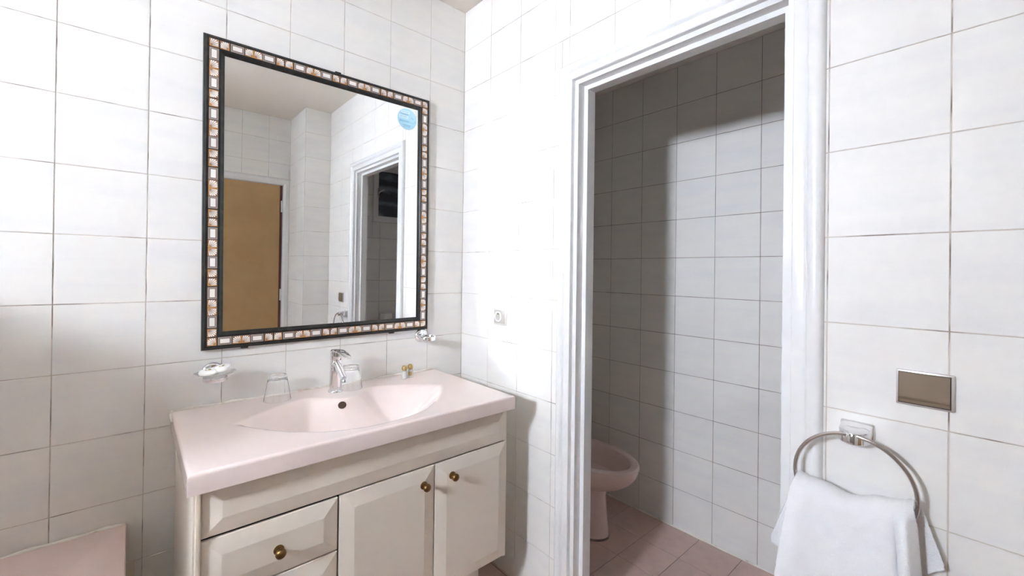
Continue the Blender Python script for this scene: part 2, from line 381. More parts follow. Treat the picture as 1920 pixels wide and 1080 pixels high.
# ------------------------------------------------------------------ washbasin counter (height field bowl)
CT = 0.853; BX0, BX1, BY0, BY1 = -1.136, -0.149, -0.566, -0.002
CX = (BX0+BX1)/2
half = [(-0.352, -0.262), (-0.30, -0.222), (-0.255, -0.190), (-0.20, -0.156), (-0.155, -0.135), (-0.125, -0.127), (-0.098, -0.137), (-0.07, -0.168), (-0.045, -0.196), (-0.02, -0.211), (0, -0.214)]
front = [(0, -0.522), (-0.06, -0.518), (-0.12, -0.503), (-0.18, -0.474), (-0.235, -0.430), (-0.285, -0.370), (-0.325, -0.308)]
poly = half + [(-x, y) for x, y in reversed(half[:-1])] + [(-x, y) for x, y in reversed(front)] + front[1:]
poly = np.array(poly)
def poly_dist(px, py):
    """signed distance inside positive"""
    d = np.full(px.shape, 9.0); ins = np.zeros(px.shape, bool); n = len(poly)
    for i in range(n):
        ax, ay = poly[i]; bx, by = poly[(i+1) % n]
        ex, ey = bx-ax, by-ay; t = np.clip(((px-ax)*ex+(py-ay)*ey)/(ex*ex+ey*ey+1e-12), 0, 1)
        d = np.minimum(d, np.hypot(px-ax-t*ex, py-ay-t*ey))
        c = ((ay > py) != (by > py)) & (px < (bx-ax)*(py-ay)/(by-ay+1e-15)+ax); ins ^= c
    return np.where(ins, d, -d)
def edge_line(a, b, n, r):
    e = [0, r*0.04, r*0.15, r*0.35, r*0.65, r]
    mid = np.linspace(a+r, b-r, n)[1:-1]
    return np.array([a+q for q in e]+list(mid)+[b-q for q in reversed(e)])
gx = edge_line(BX0, BX1, 190, 0.009); gy = edge_line(BY0, BY1, 112, 0.009)
GX, GY = np.meshgrid(gx, gy, indexing='ij')
D = poly_dist(GX-CX, GY)
t = np.clip(D/0.165, 0, 1)
dep = 0.128*(1-(1-t)**1.5)*(1-0.30*np.clip(np.abs(GX-CX)/0.35, 0, 1)**2)
for _ in range(6):
    p = np.pad(dep, 1, mode='edge'); dep = (p[:-2, 1:-1]+p[2:, 1:-1]+p[1:-1, :-2]+p[1:-1, 2:]+2*dep)/6
rim = np.minimum.reduce([GX-BX0, BX1-GX, GY-BY0])
rr = 0.008; q = np.clip(rr-rim, 0, rr)
GZ = CT-dep-(rr-np.sqrt(np.maximum(rr*rr-q*q, 0)))
def basin():
    nx, ny = GX.shape; v = [(float(GX[i, j]), float(GY[i, j]), float(GZ[i, j])) for i in range(nx) for j in range(ny)]
    idx = lambda i, j: i*ny+j
    f = [(idx(i, j), idx(i+1, j), idx(i+1, j+1), idx(i, j+1)) for i in range(nx-1) for j in range(ny-1)]
    loop = [(i, 0) for i in range(nx)]+[(nx-1, j) for j in range(1, ny)]+[(i, ny-1) for i in range(nx-2, -1, -1)]+[(0, j) for j in range(ny-2, 0, -1)]
    base = len(v); n = len(loop)
    for i, j in loop: v.append((float(GX[i, j]), float(GY[i, j]), CT-0.049))
    for k in range(n): f.append((idx(*loop[k]), base+k, base+(k+1) % n, idx(*loop[(k+1) % n])))
    base2 = len(v)
    for i, j in loop:
        x, y = float(GX[i, j]), float(GY[i, j]); v.append((min(max(x, BX0+0.02), BX1-0.02), min(max(y, BY0+0.02), BY1-0.001), CT-0.0505))
    for k in range(n): f.append((base+k, base2+k, base2+(k+1) % n, base+(k+1) % n))
    me = bpy.data.meshes.new('washbasin'); me.from_pydata(v, [], f); me.materials.append(M_PINK)
    me.polygons.foreach_set('use_smooth', [True]*len(me.polygons)); me.update(); me.set_sharp_from_angle(angle=0.9)
    o = bpy.data.objects.new('washbasin', me); C.objects.link(o)
    return o
basin_o = tag(basin(), 'pale pink ceramic washbasin top with moulded bowl on the cream cabinet', 'washbasin')
def zat(x, y):
    i = np.clip(np.searchsorted(gx, x)-1, 0, len(gx)-2); j = np.clip(np.searchsorted(gy, y)-1, 0, len(gy)-2)
    tx = (x-gx[i])/(gx[i+1]-gx[i]); ty = (y-gy[j])/(gy[j+1]-gy[j])
    return float((GZ[i, j]*(1-tx)+GZ[i+1, j]*tx)*(1-ty)+(GZ[i, j+1]*(1-tx)+GZ[i+1, j+1]*tx)*ty)
hx, hy = -0.668, -0.224
def overflow(x, y, r):
    z = zat(x, y); e = 0.012
    n = Vector((-(zat(x+e, y)-zat(x-e, y))/(2*e), -(zat(x, y+e)-zat(x, y-e))/(2*e), 1)).normalized()
    X = Vector((1, 0, 0)); X = (X-n*X.dot(n)).normalized(); Y = n.cross(X)
    b = MB(); xf = frame(X, Y, n, Vector((x, y, z))+n*0.0008)
    b.lathe([(r*1.12, -0.001), (r*1.12, 0.0002), (r, 0.0008), (r*0.9, 0.0002), (r*0.9, -0.0004), (0.0008, -0.0006)], M_HOLE, 28, xf)
    o = b.build('overflow_hole', basin_o, smooth=True, angle=0.6); tag(o, 'dark brown round overflow hole')
overflow(hx, hy, 0.0125)
b = MB(); b.lathe([(0.024, 0), (0.024, 0.003), (0.020, 0.006), (0.012, 0.008), (0.001, 0.0085)], M_CHROME, 28, Matrix.Translation((CX, -0.36, zat(CX, -0.36)-0.001))); b.build('drain_plug', basin_o, smooth=True)
pts = [(BX0-0.002, -0.10, CT-0.008), (BX0-0.002, -0.03, CT-0.004), (BX0+0.003, -0.006, CT+0.001)]+[(x, -0.004, CT+0.001+0.0012*math.sin(x*57)) for x in np.linspace(BX0+0.02, BX1, 40)]
b = MB(); b.tube(pts, [0.002, 0.0035, 0.0050]+[0.0046+0.0008*math.sin(i*2.3) for i in range(40)], M_CAULK, 8); b.build('caulk_bead', basin_o, smooth=True)

# ------------------------------------------------------------------ basin tap
TX, TY = -0.6455, -0.092
tap = tag(empty('basin_tap', (TX, TY, CT)), 'chrome single-lever mixer tap standing at the back of the pink washbasin', 'tap')
b = MB(); b.lathe([(0.0265, -0.001), (0.0265, 0.003), (0.0245, 0.006), (0.0222, 0.0075)], M_CHROME, 40); b.build('base_flange', tap, smooth=True, angle=0.7)
b = MB(); b.lathe([(0.0222, 0.006), (0.0220, 0.03), (0.0208, 0.08), (0.0203, 0.114), (0.0190, 0.1165)], M_CHROME, 40); b.build('tap_body', tap, smooth=True, angle=0.7)
b = MB(); b.lathe([(0.0190, 0.116), (0.0190, 0.1195), (0.0203, 0.121), (0.0210, 0.135), (0.0212, 0.150), (0.0205, 0.156), (0.0165, 0.1595), (0.008, 0.161), (0.001, 0.1613)], M_CHROME, 40); b.build('tap_head', tap, smooth=True, angle=0.7)
def sweep(path, w, h, m, n=16):
    rs = []
    for (p, wi, hi) in zip(path, w, h):
        rs.append([(wi*math.copysign(abs(math.cos(a))**0.75, math.cos(a)), p[0]+hi*p[2]*math.copysign(abs(math.sin(a))**0.75, math.sin(a)), p[1]+hi*math.copysign(abs(math.sin(a))**0.75, math.sin(a))) for a in [2*PI*j/n for j in range(n)]])
    b = MB(); b.rings(rs, m); return b
b = sweep([(0.012, 0.153, 0), (-0.01, 0.1560, 0), (-0.03, 0.1580, 0.1), (-0.055, 0.1580, 0.15), (-0.085, 0.1550, 0.2), (-0.115, 0.1500, 0.25), (-0.130, 0.1470, 0.25)],
          [0.014, 0.0185, 0.0185, 0.0165, 0.0150, 0.0130, 0.008], [0.004, 0.0058, 0.0062, 0.0050, 0.0042, 0.0036, 0.0022], M_CHROME, 20)
b.build('lever', tap, smooth=True, angle=1.2)
b = MB(); b.tube([(0, -0.004, 0.108), (0, -0.020, 0.101), (0, -0.040, 0.090), (0, -0.062, 0.0775), (0, -0.080, 0.067), (0, -0.088, 0.0615)], [0.0135, 0.0135, 0.0128, 0.0120, 0.0120, 0.0122], M_CHROME, 28)
b.build('spout', tap, smooth=True, angle=0.8)
b = MB(); b.tube([(0, -0.0875, 0.0615), (0, -0.089, 0.058), (0, -0.0915, 0.051)], [0.0098, 0.0105, 0.0100], M_CHROME, 24); b.build('aerator', tap, smooth=True, angle=0.8)

# ------------------------------------------------------------------ tumblers, bottles
def tumbler(x, y, label):
    b = MB()
    prof = [(0.0440, 0.0), (0.0432, 0.004), (0.0390, 0.030), (0.0337, 0.062), (0.0308, 0.078), (0.0305, 0.0855), (0.0293, 0.0880), (0.025, 0.0865), (0.001, 0.0855),
            (0.001, 0.0765), (0.024, 0.0762), (0.0290, 0.072), (0.0320, 0.060), (0.0374, 0.030), (0.0418, 0.004), (0.0428, 0.0)]
    b.lathe(prof, M_GLASS, 48, close0=False, close1=False)
    v = b
    n = 48; k = len(prof)
    v.f += [((k-1)*n+j, (k-1)*n+(j+1) % n, (j+1) % n, j) for j in range(n)]; v.m += [0]*n
    o = b.build('drinking_glass', smooth=True, angle=0.7); o.location = (x, y, CT+0.0006)
    return tag(o, label, 'glass', 'upturned glasses on the washbasin')
tumbler(-0.842, -0.074, 'upturned clear drinking glass standing alone left of the chrome tap')
tumbler(-0.586, -0.088, 'upturned clear drinking glass half hidden behind the right of the chrome tap')
def bottle(x, y, rz, label, printed):
    t = tag(empty('toiletry_bottle', (x, y, CT)), label, 'bottle', 'mini toiletry bottles on the washbasin'); t.rotation_euler = (0, 0, rz)
    b = MB(); b.lathe([(0.0100, 0.0), (0.0118, 0.0015), (0.0120, 0.004), (0.0120, 0.029), (0.0112, 0.0325), (0.0075, 0.0345), (0.0065, 0.037)], M_BOTTLE, 28); b.build('bottle_body', t, smooth=True, angle=0.8)
    b = MB(); b.lathe([(0.0062, 0.0345), (0.0095, 0.0352), (0.0116, 0.039), (0.0123, 0.0440), (0.0115, 0.0500), (0.0090, 0.0545), (0.005, 0.0570), (0.0008, 0.0578)], M_GOLDCAP, 28); tag(b.build('ball_cap', t, smooth=True), 'round brushed gold cap')
    if printed:
        b = MB(); 
        for k in range(4):
            za = 0.009+k*0.0043
            a = np.linspace(-0.75, 0.75, 9)-PI/2-0.55
            v = [(0.01225*math.cos(q), 0.01225*math.sin(q), z) for z in (za, za+(0.0036)) for q in a]
            b.add(v, [(i, i+1, i+10, i+9) for i in range(8)], M_GOLD)
        b.build('gold_label', t)
bottle(-0.3515, -0.082, 2.2, 'tiny milky toiletry bottle with gold ball cap, the plain left one of two', False)
bottle(-0.3190, -0.073, 0.0, 'tiny milky toiletry bottle with gold ball cap and gold striped label facing out', True)

# ------------------------------------------------------------------ soap dish with two soaps, tumbler holder
sd = tag(empty('soap_dish', (-1.025, 0, 0.965)), 'frosted glass soap dish on a round chrome wall bracket left under the mirror', 'soap dish')
FS = frame((1,0,0), (0,0,1), (0,-1,0))
b = MB(); b.lathe([(0.0335, 0.0), (0.0335, 0.004), (0.031, 0.0085), (0.026, 0.0115), (0.016, 0.013), (0.001, 0.0135)], M_CHROME, 40, FS); b.build('wall_rose', sd, smooth=True, angle=0.9)
b = MB(); b.tube([(0, -0.008, -0.010), (0, -0.030, -0.014)], 0.012, M_CHROME, 16)
b.lathe([(0.033, -0.014), (0.035, -0.011), (0.035, -0.002), (0.0335, -0.0005), (0.032, -0.002), (0.032, -0.014)], M_CHROME, 40, Matrix.Translation((0, -0.062, -0.004))); b.build('holder_ring', sd, smooth=True, angle=0.7)
b = MB()
def oval(rx, ry, z): return [(rx*math.cos(2*PI*j/48), -0.062+ry*math.sin(2*PI*j/48), z) for j in range(48)]
b.rings([oval(0.001, 0.001, -0.018), oval(0.028, 0.028, -0.018), oval(0.0315, 0.0315, -0.012), oval(0.034, 0.034, -0.002), oval(0.048, 0.044, 0.0035), oval(0.059, 0.052, 0.009), oval(0.060, 0.053, 0.0105), oval(0.058, 0.051, 0.0105), oval(0.046, 0.042, 0.006), oval(0.032, 0.031, 0.0005), oval(0.024, 0.024, -0.013), oval(0.001, 0.001, -0.014)], M_FROST)
tag(b.build('dish', sd, smooth=True, angle=1.0), 'frosted glass saucer')
def soap(loc, rot, label):
    t = empty('soap_bar', loc); t.rotation_euler = rot; tag(t, label, 'soap', 'wrapped soaps in the soap dish')
    b = MB(); n = 36
    R = lambda k, z: [(0.0265*k*math.cos(2*PI*j/n), 0.0235*k*math.sin(2*PI*j/n), z) for j in range(n)]
    b.rings([R(0.55, 0), R(0.85, 0.0012), R(0.98, 0.0045), R(1.0, 0.008), R(0.98, 0.0115), R(0.86, 0.0148), R(0.6, 0.0160), R(0.05, 0.0162)], M_SOAP); b.build('wrapper', t, smooth=True)
    b = MB(); z = 0.0164
    b.add([(-.008, -.006, z), (.008, -.006, z), (.008, .006, z), (-.008, .006, z)], [(0, 1, 2, 3)], M_GOLD)
    b.add([(-.0055, -.0035, z+.0002), (.0005, -.0035, z+.0002), (.0005, .0035, z+.0002), (-.0055, .0035, z+.0002)], [(0, 1, 2, 3)], M_SOAP)
    b.build('gold_seal', t)
soap((-1.0445, -0.0665, 0.9705), (0.10, -0.06, 0.2), 'white oval wrapped soap with gold seal lying flat on the left of the soap dish')
soap((-1.0030, -0.060, 0.9775), (0.22, -0.20, -0.5), 'white round wrapped soap with gold seal leaning up on the right of the soap dish')
th = tag(empty('tumbler_holder', (-0.2275, 0, 1.018)), 'empty chrome tumbler holder ring on the tiles right below the mirror corner', 'tumbler holder')
b = MB(); b.lathe([(0.0325, 0.0), (0.0325, 0.004), (0.030, 0.0085), (0.025, 0.0115), (0.016, 0.013), (0.001, 0.0135)], M_CHROME, 40, FS); b.build('wall_rose', th, smooth=True, angle=0.9)
b = MB(); b.tube([(0, -0.008, -0.006), (0, -0.034, -0.009)], 0.012, M_CHROME, 16)
b.lathe([(0.0320, -0.024), (0.0365, -0.020), (0.0385, -0.004), (0.0370, -0.001), (0.0345, -0.002), (0.0330, -0.008), (0.031, -0.022)], M_CHROME, 40, Matrix.Translation((0, -0.060, 0.005))); b.build('holder_ring', th, smooth=True, angle=0.7)

# ------------------------------------------------------------------ mirror
ML, MR_, MB0, MT = -0.415, 0.415, -0.515, 0.515         # outer limits of the tile band, local
U, TB = 0.2, 0.030
mrot = Matrix.Rotation(0.0065, 4, 'Z')
lean = Matrix.Rotation(0.0042, 4, 'X'); yawm = Matrix.Rotation(0.0, 4, 'Y')
mir = tag(empty('wall_mirror', mw=FA((-0.6345, -0.0245, 1.5725)) @ yawm @ lean @ mrot), 'large wall mirror in a black frame inlaid with shell tiles above the washbasin', 'mirror')
def rect(x0, x1, y0, y1, z): return [(x0, y0, z), (x1, y0, z), (x1, y1, z), (x0, y1, z)]
def grow(g, z): return rect(ML-g, MR_+g, MB0-g, MT+g, z)
b = MB(); b.rings([grow(0.013, -0.020), grow(0.014, -0.012), grow(0.012, -0.006), grow(0.008, -0.0045), grow(0.006, -0.0005), grow(0.001, 0.0005), grow(0.0, -0.001), grow(-TB, -0.001), grow(-TB-0.001, 0.0012), grow(-TB-0.005, 0.0015), grow(-TB-0.008, -0.0015), grow(-TB-0.016, -0.006), grow(-TB-0.0165, -0.009), grow(-TB-0.0165, -0.020)], M_FRAME, False, False); b.build('frame', mir, smooth=True, angle=0.35)
MB().add(grow(-TB-0.0160, -0.0075), [(0, 1, 2, 3)], M_MIRROR).build('glass', mir)
MB().box(ML-0.005, MR_+0.005, MB0-0.005, MT+0.005, -0.020, -0.012, M_FRAME).build('backing', mir)
def shell_mesh():
    b = MB(); s = TB-0.0035; h = 0.0018
    b.box(-s/2, s/2, -s/2, s/2, -0.0005, h-0.0006, M_SH_BASE)
    ap = Vector((-s/2+0.0008, -s/2+0.0008)); k = 6
    for i in range(k):
        a = (6+78*(i+0.5)/k)*PI/180; da = 0.092; L = s*(0.89+0.26*math.sin(2*a))
        q = lambda ang, l: (ap.x+l*math.cos(ang), ap.y+l*math.sin(ang), h)
        v = [q(a, L*0.26), q(a+da*0.75, L*0.62), q(a+da, L*0.86), q(a+da*0.5, L*0.98), q(a-da*0.5, L*0.98), q(a-da, L*0.86), q(a-da*0.75, L*0.62)]
        lim = s/2-0.0012
        v = [(max(-lim, min(lim, x)), max(-lim, min(lim, y)), z) for x, y, z in v]
        n = len(v); v2 = [(x, y, h-0.0012) for x, y, z in v]
        b.add(v+v2, [tuple(range(n))]+[(i0, i0+n, (i0+1) % n+n, (i0+1) % n) for i0 in range(n)], M_SH_WHITE)
    c = [(ap.x, ap.y, h-0.0003)]+[(ap.x+s*0.24*math.cos(x), ap.y+s*0.24*math.sin(x), h-0.0003) for x in np.linspace(0, PI/2, 6)]
    b.add(c, [(0, i, i+1) for i in range(1, 6)], M_SH_ORANGE)
    for (x0, x1, y0, y1) in ((-s/2, s/2, -s/2, -s/2+0.0022), (-s/2, -s/2+0.0022, -s/2, s/2)):
        b.add(rect(x0, x1, y0, y1, h-0.0004), [(0, 1, 2, 3)], M_SH_ORANGE)
    o = b.build('shell_tile', mir); return o
def panel_mesh():
    b = MB(); L, s = 0.0425-0.003, TB-0.0035; h = 0.0018
    b.box(-L/2, L/2, -s/2, s/2, -0.0005, h-0.0006, M_RT_GREY)
    i = 0.0038; b.add(rect(-L/2+i, L/2-i, -s/2+i, s/2-i, h-0.0004), [(0, 1, 2, 3)], M_RT_LINE)
    i = 0.0050; b.add(rect(-L/2+i, L/2-i, -s/2+i, s/2-i, h-0.0002), [(0, 1, 2, 3)], M_RT_GREY)
    i = 0.0061; b.add(rect(-L/2+i, L/2-i, -s/2+i, s/2-i, h), [(0, 1, 2, 3)], M_SH_WHITE)
    return b.build('panel_tile', mir)
proto_s, proto_p = shell_mesh(), panel_mesh()
first = {'s': True, 'p': True}
def put(kind, x, y, rot):
    src = proto_s if kind == 's' else proto_p
    if first[kind]: o = src; first[kind] = False
    else: o = src.copy(); C.objects.link(o); o.parent = mir
    o.matrix_local = Matrix.Translation((x, y, 0.0)) @ Matrix.Rotation(rot, 4, 'Z')
def unit(p, d, rot):
    """one 20 cm inlay strip from point p along direction d: shell, panel, two shells, panel, shell"""
    seq = [('s', 0.0148, 1), ('p', 0.0515, 0), ('s', 0.0867, 1), ('s', 0.1140, 0), ('p', 0.1485, 0), ('s', 0.1852, 0)]
    for k, a, fl in seq:
        x, y = p[0]+d[0]*a, p[1]+d[1]*a
        put(k, x, y, rot+(PI/2 if (k == 's' and fl) else 0))
h2 = TB/2
for k in range(4):
    unit((ML+TB+k*U, MT-h2), (1, 0), 0)                     # top row
    unit((ML+k*U, MB0+h2), (1, 0), 0)                       # bottom row
for k in range(5):
    unit((ML+h2, MT-k*U), (0, -1), -PI/2)                   # left column
    unit((MR_-h2, MT-TB-k*U), (0, -1), -PI/2)               # right column
b = MB(); b.box(0.0, 0.022, MT+0.010, MT+0.017, -0.018, -0.006, M_FRAME); b.build('hanging_clip', mir)
for x in (-0.315, 0.24): MB().box(x, x+0.022, MB0-0.018, MB0-0.011, -0.018, -0.006, M_FRAME).build('support_clip', mir)
# round sticker on the glass
st = tag(empty('mirror_sticker', mw=mir.matrix_world @ Matrix.Translation((0.3155, 0.4165, -0.0071))), 'round pale blue paper sticker in the upper right corner of the mirror', 'sticker')
MB().lathe([(0.0465, 0), (0.0465, 0.0004), (0.001, 0.0004)], M_BLUE, 48).build('paper_disc', st)
b = MB()
for x0, x1, y0, y1 in ((-0.030, 0.012, 0.024, 0.034), (-0.040, 0.004, 0.0015, 0.0145)):
    b.add(rect(x0, x1, y0, y1, 0.0006), [(0, 1, 2, 3)], M_BLUEW)
b.build('white_bands', st)
b = MB(); r = random.Random(3)
for y, x0, x1, hh in ((0.0205, -0.034, 0.006, 0.003), (0.0165, -0.026, 0.004, 0.002), (0.0105, -0.036, 0.000, 0.0022), (0.006, -0.036, 0.000, 0.0022), (-0.009, -0.038, 0.010, 0.0028), (-0.0135, -0.038, 0.010, 0.0028), (-0.0275, -0.022, 0.016, 0.0034), (-0.0335, -0.018, 0.014, 0.0028), (0.029, -0.024, 0.008, 0.0028)):
    x = x0
    while x < x1:
        l = r.uniform(0.0012, 0.0042); b.add(rect(x, min(x+l, x1), y-hh/2, y+hh/2, 0.0008), [(0, 1, 2, 3)], M_BLUED); x += l+0.0011
for x, y in ((0.0205, 0.008), (0.0275, 0.006)):
    b.add([(x+0.0018*math.cos(q), y+0.0026*math.sin(q), 0.0008) for q in np.linspace(0, 2*PI, 9)[:-1]], [tuple(range(8))], M_BLUED)
a = np.linspace(-2.3, -0.3, 14); v = [(0.024+rr_*math.cos(q), 0.002+rr_*math.sin(q), 0.0008) for rr_ in (0.0155, 0.0167) for q in a]
b.add(v, [(i, i+1, i+15, i+14) for i in range(13)], M_BLUED)
b.build('print', st)

# ------------------------------------------------------------------ socket and switch on the doorway wall
def plate(name, u0, u1, v0, v1, label, cat, m):
    t = tag(empty(name, mw=FB((0, -(u0+u1)/2, (v0+v1)/2))), label, cat); a, b_ = (u1-u0)/2, (v1-v0)/2
    rbox('plate', -a, a, -b_, b_, -0.002, 0.008, m, 0.0018, 2, t)
    return t, a, b_
t, a, b_ = plate('wall_socket', 0.2600, 0.3445, 1.080, 1.1530, 'square metal wall socket with a round recessed outlet between washbasin and doorway', 'socket', M_PLATE)
rbox('insert', -a+0.007, a-0.007, -b_+0.007, b_-0.007, 0.006, 0.0098, M_SOCKPL, 0.0012, 2, t)
b = MB(); X = Matrix.Translation((-0.007, 0.001, 0.0))
b.lathe([(0.0225, 0.008), (0.0225, 0.0135), (0.0210, 0.0150), (0.0192, 0.0150), (0.0182, 0.0130), (0.0175, 0.0075), (0.001, 0.0070)], M_PLASTIC, 36, X); b.build('outlet_cup', t, smooth=True, angle=0.6)
b = MB(); b.lathe([(0.0030, 0.0074), (0.0030, 0.0085), (0.001, 0.0086)], M_DARK, 14, Matrix.Translation((-0.007, 0.001, 0))); b.box(-0.011, -0.003, 0.010, 0.0145, 0.0074, 0.0125, M_BRONZE); b.build('contacts', t)
t, a, b_ = plate('light_switch', 1.6135, 1.7005, 1.0490, 1.1220, 'bronze rocker light switch in a metal plate above the towel ring', 'switch', M_PLATE)
MB().box(-a+0.0035, a-0.005, -b_+0.004, b_-0.0035, 0.007, 0.0084, M_DARK).build('recess_shade', t)  # raised dark sheet, its colour stands in for shade round the rocker
b = MB()
x0, x1 = -a+0.0048, a-0.0065
pr = [(b_-0.0045, 0.0082), (b_-0.0045, 0.0098), (b_-0.006, 0.0108), (-b_+0.0190, 0.0130), (-b_+0.0165, 0.0126), (-b_+0.012, 0.0098), (-b_+0.006, 0.0092), (-b_+0.0052, 0.0082)]
n = len(pr); v = [(x0, y, z) for y, z in pr]+[(x1, y, z) for y, z in pr]
b.add(v, [(i, (i+1) % n, (i+1) % n+n, i+n) for i in range(n)]+[tuple(range(n)), tuple(range(2*n-1, n-1, -1))], M_ROCKER); b.build('rocker', t)

# ------------------------------------------------------------------ towel ring and towel
RX, RYc, RZc, RR = -0.060, -1.5490, 0.8700, 0.1040
tr = tag(empty('towel_ring', (0, -1.549, 0.985)), 'chrome towel ring on the tiles below the bronze light switch', 'towel ring')
b = MB()
def dshape(hw, dp, z0, tilt):
    pts = [(-0.0005, hw), (-0.018, hw*0.98)]+[(-dp+0.030-0.030*math.cos(q), hw*0.96*math.sin(q)/1.0) for q in np.linspace(PI/2, -PI/2, 13)]+[(-0.018, -hw*0.98), (-0.0005, -hw)]
    return [(x, y, z0+tilt*x) for x, y in pts]
b.rings([dshape(0.0265, 0.064, -0.029, 0.03), dshape(0.0280, 0.066, -0.027, 0.03), dshape(0.0280, 0.066, 0.0025, 0.17), dshape(0.0265, 0.0645, 0.0042, 0.17), dshape(0.012, 0.040, 0.0050, 0.17)], M_CHROME)
b.build('wall_bracket', tr, smooth=True, angle=0.7)
rbox('wall_plate', -0.007, 0, -0.0300, 0.0300, -0.031, 0.006, M_CHROME, 0.004, 3, tr)
b = MB(); b.tube([(RX, RR*math.cos(q), RZc-0.985+RR*math.sin(q)) for q in np.linspace(0, 2*PI, 96, endpoint=False)], 0.0043, M_STEEL, 12, True); b.build('ring', tr, smooth=True)
def towel():
    NU, NV = 150, 210
    def top(u):      # y and z of the fold line, u = 0 (left, nearer the doorway) .. 1
        y = -1.4500-0.1990*u
        z = 0.8650-0.024*math.sin(PI*min(1, u*1.06))**0.8+0.007*u-0.002*math.exp(-(u/0.07)**2)
        return y, z
    V = []
    L_front, R = 0.50, 0.034
    for i in range(NU+1):
        u = i/NU; yt, zt = top(u)
        Lb = 0.235-0.095*u+0.02*math.sin(9*u)
        for j in range(NV+1):
            # arclength parameter: back hem -> top -> front hem
            s = -Lb+(Lb+L_front)*j/NV
            if s < -0.05:   x, z = -0.026, zt-0.028+(s+0.05)
            elif s > 0.05:  x, z = -0.026-2*R, zt-0.028-(s-0.05)
            else:
                a = (s/0.05)*PI/2; x = -0.026-R-R*math.sin(a); z = zt-0.028+0.028*math.cos(a)
            dn = max(0, abs(s)-0.02)
            if s > 0:
                y = yt+(0.5-u)*0.0+(0.034*(1-u)**2*min(1, dn/0.25)**0.9)-0.016*u**2*min(1, dn/0.25)
                # folds: a deep crease near the right, a soft roll right of it
                k = min(1, dn/0.05)
                x += k*(0.016*math.exp(-((u-0.855-0.05*dn)/0.020)**2)*(0.4+min(1, dn/0.10)) - 0.010*math.exp(-((u-0.93)/0.040)**2) - 0.006*math.sin(u*8.5+0.6+dn*4)*min(1, dn/0.2))
                x -= 0.006*k*math.exp(-((u-0.10)/0.07)**2)
                x += 0.022*max(0, u-0.94)/0.06*k
                # crescent puckers under the fold
                for (uc, dc, rad, st_) in ((0.54, 0.020, 0.034, 0.0035), (0.70, 0.018, 0.030, 0.0028), (0.76, 0.020, 0.036, 0.0035)):
                    e = math.hypot((u-uc)*0.2, dn-dc)-rad*0.9
                    x -= st_*math.exp(-(e/0.0075)**2)*min(1, max(0, (dn-dc)/0.010))*max(0, 1-abs(u-uc-0.08)/0.16)
            else:
                y = yt+0.066*(1-u)**2*min(1, dn/0.2)-0.040*u**2*min(1, dn/0.12)
                x += 0.007*math.sin(u*11+1.0)*min(1, dn/0.1)+0.004*math.sin(u*23)*min(1, dn/0.1)
                x = min(x, -0.011)
            z += -0.004*math.sin(u*14+1)*math.exp(-(s/0.05)**2)
            jit = rng.normal(0, 0.00030)
            V.append((x+jit, y+rng.normal(0, 0.0002), z+jit))
    W = NV+1
    f = [(i*W+j, i*W+j+1, (i+1)*W+j+1, (i+1)*W+j) for i in range(NU) for j in range(NV)]
    me = bpy.data.meshes.new('hand_towel'); me.from_pydata(V, [], f); me.materials.append(M_TOWEL)
    me.polygons.foreach_set('use_smooth', [True]*len(me.polygons))
    o = bpy.data.objects.new('hand_towel', me); C.objects.link(o)
    s = o.modifiers.new('thick', 'SOLIDIFY'); s.thickness = 0.007; s.offset = 0
    return tag(o, 'white terry hand towel draped over the chrome towel ring', 'towel')
towel()

# ------------------------------------------------------------------ bathtub corner on the left
bt = tag(empty('bathtub', (-1.594, -0.8, 0)), 'pink bathtub with a flat wide rim against the wall left of the cabinet', 'bathtub')
x0, x1, ya, yb, zt = -1.946, -1.2375, -1.60, -0.003, 0.535
def rr_loop(x0, x1, y0, y1, r, z, n=8):
    out = []
    for cx, cy, a0 in ((x1-r, y1-r, 0), (x0+r, y1-r, PI/2), (x0+r, y0+r, PI), (x1-r, y0+r, 1.5*PI)):
        out += [(cx+r*math.cos(a0+PI/2*k/n), cy+r*math.sin(a0+PI/2*k/n), z) for k in range(n+1)]
    return out
b = MB()
b.rings([rr_loop(x0, x1, ya, yb, 0.006, zt-0.035), rr_loop(x0, x1, ya, yb, 0.006, zt-0.004), rr_loop(x0+0.003, x1-0.003, ya+0.003, yb-0.003, 0.006, zt),
         rr_loop(x0+0.09, x1-0.09, ya+0.10, yb-0.33, 0.12, zt), rr_loop(x0+0.10, x1-0.10, ya+0.11, yb-0.34, 0.12, zt-0.008), rr_loop(x0+0.14, x1-0.14, ya+0.2, yb-0.42, 0.12, zt-0.36), rr_loop(x0+0.2, x1-0.2, ya+0.3, yb-0.5, 0.1, zt-0.40)], M_PINKD, True, True)
o = b.build('tub_shell', smooth=True, angle=0.6); o.parent = bt; o.matrix_parent_inverse = Matrix.Translation((1.594, 0.8, 0))
def bpart(o): o.parent = bt; o.matrix_parent_inverse = Matrix.Translation((1.594, 0.8, 0)); return o
b = MB(); b.box(x0, x1-0.022, ya, yb, 0.0, zt-0.036, M_TILE); bpart(b.build('apron'))
b = MB(); b.box(x1-0.0215, x1+0.020, yb-0.008, yb, 0.0, 0.415, M_CABEDGE); bpart(b.build('corner_strip'))
b = MB(); pts = [(x, yb-0.0045, zt+0.001+0.0015*math.sin(x*43)) for x in np.linspace(x0, x1-0.004, 30)]; b.tube(pts, [0.0050+0.0018*math.sin(i*1.9) for i in range(30)], M_CAULK, 8); bpart(b.build('caulk_bead', smooth=True))

